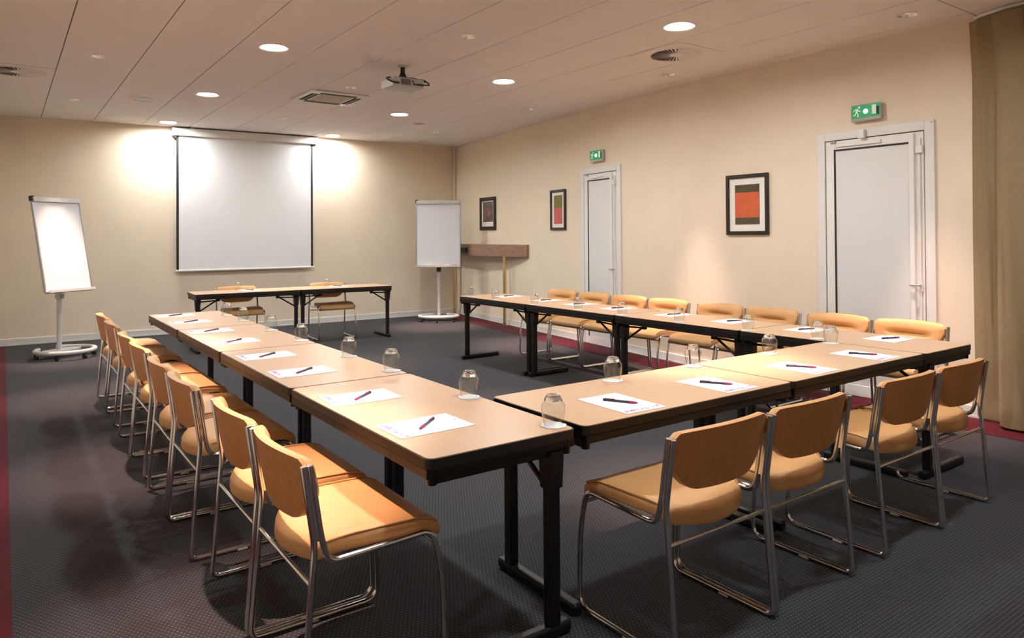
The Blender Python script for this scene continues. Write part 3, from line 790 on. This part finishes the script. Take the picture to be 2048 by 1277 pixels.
# ================================================================== EXIT SIGNS
def exit_sign(loc, rz, W, Hh, label):
    t = empty('exit_sign', loc, rz, label=label, cat='exit sign')
    h, v = W / 2, Hh / 2
    link_mesh('back_box', bx(-h + .012, h - .012, -.022, 0, -v + .012, v - .006, .004, 1), M['sign_case'], t)
    link_mesh('case', bx(-h, h, -.05, -.022, -v, v, .010, 3), M['sign_case'], t)
    link_mesh('green_panel', bx(-h + .008, h - .008, -.0515, -.05, -v + .028, v - .008), M['sign_green'], t)
    k = Hh / .16; ox = -h * .58
    def P(pts): return [(ox + x * k, z * k + .008) for x, z in pts]
    bm = nb()
    prism_y(bm, P([(.018, .052), (.030, .052), (.034, .042), (.030, .032), (.018, .032), (.014, .042)]), -.0528, -.0514)
    prism_y(bm, P([(-.004, .032), (.014, .030), (.012, .012), (.004, -.006), (-.012, -.006), (-.008, .012)]), -.0528, -.0514)
    prism_y(bm, P([(-.004, .032), (-.022, .026), (-.034, .010), (-.028, .006), (-.018, .018), (-.006, .022)]), -.0527, -.0514)
    prism_y(bm, P([(.012, .024), (.024, .010), (.038, .012), (.038, .005), (.022, .001), (.010, .014)]), -.0527, -.0514)
    prism_y(bm, P([(-.012, -.004), (-.002, -.006), (-.014, -.030), (-.034, -.034), (-.034, -.026), (-.020, -.022)]), -.0527, -.0514)
    prism_y(bm, P([(-.004, -.004), (.006, -.004), (.016, -.024), (.014, -.048), (.006, -.048), (.007, -.026)]), -.0527, -.0514)
    link_mesh('running_figure', bm, M['sign_white'], t)
    link_mesh('lamp_window', lathe(nb(), [(0, 0), (.022 * k, 0), (.018 * k, .004), (0, .005)], 18), M['sign_glow'], t, rot=(PI / 2, 0, 0), loc=(0, -.0515, .008))
    link_mesh('white_field', bx(h * .42, h * .68, -.0528, -.0514, -v * .32, v * .72), M['sign_white'], t)
    link_mesh('door_symbol', bx(h * .72, h * .88, -.0528, -.0514, -v * .42, v * .52), M['gasket'], t)
    return t
p_ = K + FD * 1.594 + FN * .001
exit_sign((p_.x, p_.y, 2.412), THF, .275, .15, 'small green running-man exit sign above the far door')
exit_sign((XR - .001, 3.128, 2.430), THN, .262, .145, 'green running-man exit sign with a bright lamp above the near door')

# ================================================================== CEILING FITTINGS
def swirl(loc, label):
    t = empty('swirl_diffuser', loc, 0, label=label, cat='air diffuser')
    link_mesh('plate', bx(-.297, .297, -.297, .297, -.006, -.0005, .002, 1), M['ceiling'], t)
    link_mesh('dark_throat', lathe(nb(), [(0, -.0066), (.222, -.0066), (.222, -.0062), (0, -.0062)], 36), M['dark_gap'], t)
    link_mesh('rim', lathe(nb(), [(.222, -.006), (.225, -.014), (.236, -.012), (.240, -.006)], 40), M['ceiling'], t, smooth=40)
    link_mesh('hub', lathe(nb(), [(0, -.015), (.055, -.015), (.068, -.0065)], 28), M['ceiling'], t, smooth=30)
    n = 36
    vm = None
    for k in range(n):
        a = 2 * PI * k / n
        if vm is None:
            bm = nb(); r0, r1 = .060, .222; h0, h1 = .0036, .0125
            vs = [bm.verts.new(p) for p in ((r0, -h0, -.007), (r1, -h1, -.007), (r1, h1, -.017), (r0, h0, -.013), (r0, -h0, -.009), (r1, -h1, -.009), (r1, h1, -.019), (r0, h0, -.015))]
            for f in ((0, 1, 2, 3), (7, 6, 5, 4), (0, 4, 5, 1), (1, 5, 6, 2), (2, 6, 7, 3), (3, 7, 4, 0)): bm.faces.new([vs[i] for i in f])
            o = link_mesh('vane', bm, M['ceiling'], t); vm = o.data
        else:
            o = bpy.data.objects.new('vane', vm); COL.objects.link(o); o.parent = t
        o.rotation_euler = (0, 0, a)
    return t
swirl((4.935, 4.325, ZC), 'round swirl air diffuser in a square plate, near the right wall')
swirl((.115, 8.37, ZC), 'round swirl air diffuser at the left edge of the ceiling')
# cassette air conditioner
t = empty('ceiling_cassette', (3.105, 7.955, ZC), 0, label='square cream air-conditioning cassette with dark slots beside the projector', cat='air conditioner')
link_mesh('panel', bx(-.345, .345, -.345, .345, -.022, -.0005, .010, 2), M['white_trim'], t)
link_mesh('intake_grille', bx(-.19, .19, -.19, .19, -.0245, -.022, .001, 1), M['ac_filter'], t)
for k in range(4):
    a = k * PI / 2; ca, sa = round(math.cos(a)), round(math.sin(a))
    def R_(x, y): return (x * ca - y * sa, x * sa + y * ca)
    (ax, ay), (bx_, by_) = R_(.212, -.215), R_(.300, .215)
    s_ = link_mesh('air_slot', bx(min(ax, bx_), max(ax, bx_), min(ay, by_), max(ay, by_), -.0235, -.0215), M['dark_gap'], t)
    (ax, ay), (bx_, by_) = R_(.252, -.205), R_(.262, .205)
    link_mesh('flap', bx(min(ax, bx_), max(ax, bx_), min(ay, by_), max(ay, by_), -.027, -.0235), M['ac_filter'], s_)
# ring speaker and detector disc
t = empty('ceiling_speaker', (1.309, 9.234, ZC), 0, label='flat round ceiling speaker with a white rim, left of the lit lamps', cat='speaker')
link_mesh('grille', lathe(nb(), [(0, -.006), (.105, -.005), (.106, -.0006), (0, -.0006)], 32), M['ceiling'], t)
link_mesh('rim', lathe(nb(), [(.104, -.0008), (.107, -.016), (.121, -.016), (.128, -.0008)], 32), M['white'], t, smooth=40)
t = empty('ceiling_speaker', (4.880, 9.090, ZC), 0, label='flat round grey ceiling speaker near the far right lamp', cat='speaker')
link_mesh('grille', lathe(nb(), [(0, -.006), (.085, -.005), (.086, -.0006), (0, -.0006)], 32), M['ac_filter'], t)
link_mesh('rim', lathe(nb(), [(.084, -.0008), (.086, -.009), (.094, -.009), (.1, -.0008)], 32), M['ceiling'], t, smooth=40)
# projector on its mount
t = empty('projector', (3.107, 6.110, ZC), 0, label='grey projector with looping black cables hanging from the ceiling', cat='projector')
link_mesh('ceiling_plate', lathe(nb(), [(0, -.001), (.05, -.001), (.048, -.012), (.02, -.016), (0, -.016)], 20), M['grey_plastic'], t, smooth=40)
bm = nb(); cyl(bm, (0, 0, -.014), (0, 0, -.075), .022, n=14); cyl(bm, (0, 0, -.075), (0, 0, -.10), .028, n=14); box(bm, -.032, .032, -.02, .02, -.135, -.09, .005, 1)
pole = link_mesh('mount', bm, M['dark_plastic'], t, smooth=40)
link_mesh('bolt', cyl(nb(), (.0, -.022, -.112), (.0, -.019, -.112), .006, n=10), M['alu'], pole)
bm = nb(); box(bm, -.165, .165, -.125, .135, -.222, -.137, .012, 3); body = link_mesh('body', bm, M['grey_plastic'], t, smooth=40)
gr = link_mesh('vent_grille', bx(-.08, .02, -.1275, -.1245, -.205, -.150), M['dark_plastic'], t)
for k in range(4): link_mesh('louvre', bx(-.078, .018, -.129, -.1275, -.202 + k * .014, -.196 + k * .014), M['alu'], gr)
bm = nb(); cyl(bm, (.09, .12, -.18), (.09, .155, -.18), .033, n=20); link_mesh('lens', bm, M['dark_plastic'], t, smooth=40)
for k in range(4): link_mesh('socket', bx(.05 + k * .028, .07 + k * .028, -.127, -.1245, -.20, -.186), M['dark_plastic'], t)
link_mesh('power_cable', tube(nb(), fillet([(-.06, -.02, -.137), (-.17, -.05, -.135), (-.235, -.12, -.17), (-.16, -.135, -.20), (-.10, -.124, -.195)], .05, 6), .008, 8), M['dark_plastic'], t, smooth=50)
link_mesh('video_cable', tube(nb(), fillet([(.02, -.02, -.115), (.12, -.04, -.118), (.20, -.11, -.15), (.215, -.15, -.19), (.14, -.155, -.195), (.10, -.124, -.193)], .05, 6), .007, 8), M['dark_plastic'], t, smooth=50)
link_mesh('cable_plug', tube(nb(), [(.155, -.07, -.132), (.192, -.10, -.147)], .013, 8), M['dark_plastic'], t)
link_mesh('thin_cable', tube(nb(), fillet([(.01, -.02, -.12), (.03, -.08, -.14), (.04, -.135, -.165), (.05, -.126, -.192)], .03, 5), .005, 6), M['dark_plastic'], t, smooth=50)

# ================================================================== CURTAIN
def curtain():
    t = empty('curtain', (5.87, 1.95, 0), 0, label='floor-length olive-tan curtain hanging at the right edge before the wall', cat='curtain')
    path = [(5.975, 2.335), (5.950, 2.285), (5.938, 2.225), (5.962, 2.172), (5.900, 2.138), (5.812, 2.112), (5.778, 2.045), (5.786, 1.965), (5.806, 1.90)]
    y = 1.90; k = 0
    while y > YF + .3:
        y -= .13; k += 1
        path.append((5.840 + (.06 if k % 2 else -.05) + random.uniform(-.012, .012), y))
    P = fillet([(a, b_, 0) for a, b_ in path], .05, 4)
    bm = nb(); NZ = 30; rows = []
    for j in range(NZ + 1):
        q = j / NZ; z = .022 + (ZC - .045 - .022) * q
        row = []
        for i, p in enumerate(P):
            s = i / len(P)
            # gathered at the head, fuller lower down, with a little sway
            f = 1 - .45 * max(0, q - .86) / .14
            x = 5.87 + (p.x - 5.87) * f - .03 * (1 - q) * min(1, (2.33 - p.y) / .3) + .004 * math.sin(7 * q + i * .9)
            yy = p.y + .006 * math.sin(5 * q + i * .6)
            row.append(bm.verts.new((x - 5.87, yy - 1.95, z)))
        rows.append(row)
    for j in range(NZ):
        for i in range(len(P) - 1): bm.faces.new((rows[j][i], rows[j][i + 1], rows[j + 1][i + 1], rows[j + 1][i]))
    bmesh.ops.solidify(bm, geom=bm.faces[:], thickness=.003)
    link_mesh('cloth', bm, M['curtain'], t, smooth=80)
    hp = [(p.x - .0345 * min(1, (2.33 - p.y) / .3) - 5.87, p.y - 1.95, .14) for p in P[:26]]
    tr = [(p.x - 5.87 - .0, p.y - 1.95, ZC - .014) for p in fillet([(5.965, 2.305, 0), (5.895, 2.20, 0), (5.86, 2.05, 0), (5.855, 1.6, 0), (5.855, YF + .2, 0)], .15, 6)]
    bm = nb(); tube(bm, tr, .012, 8); link_mesh('rail', bm, M['white'], t, smooth=50)
    return t
curtain()
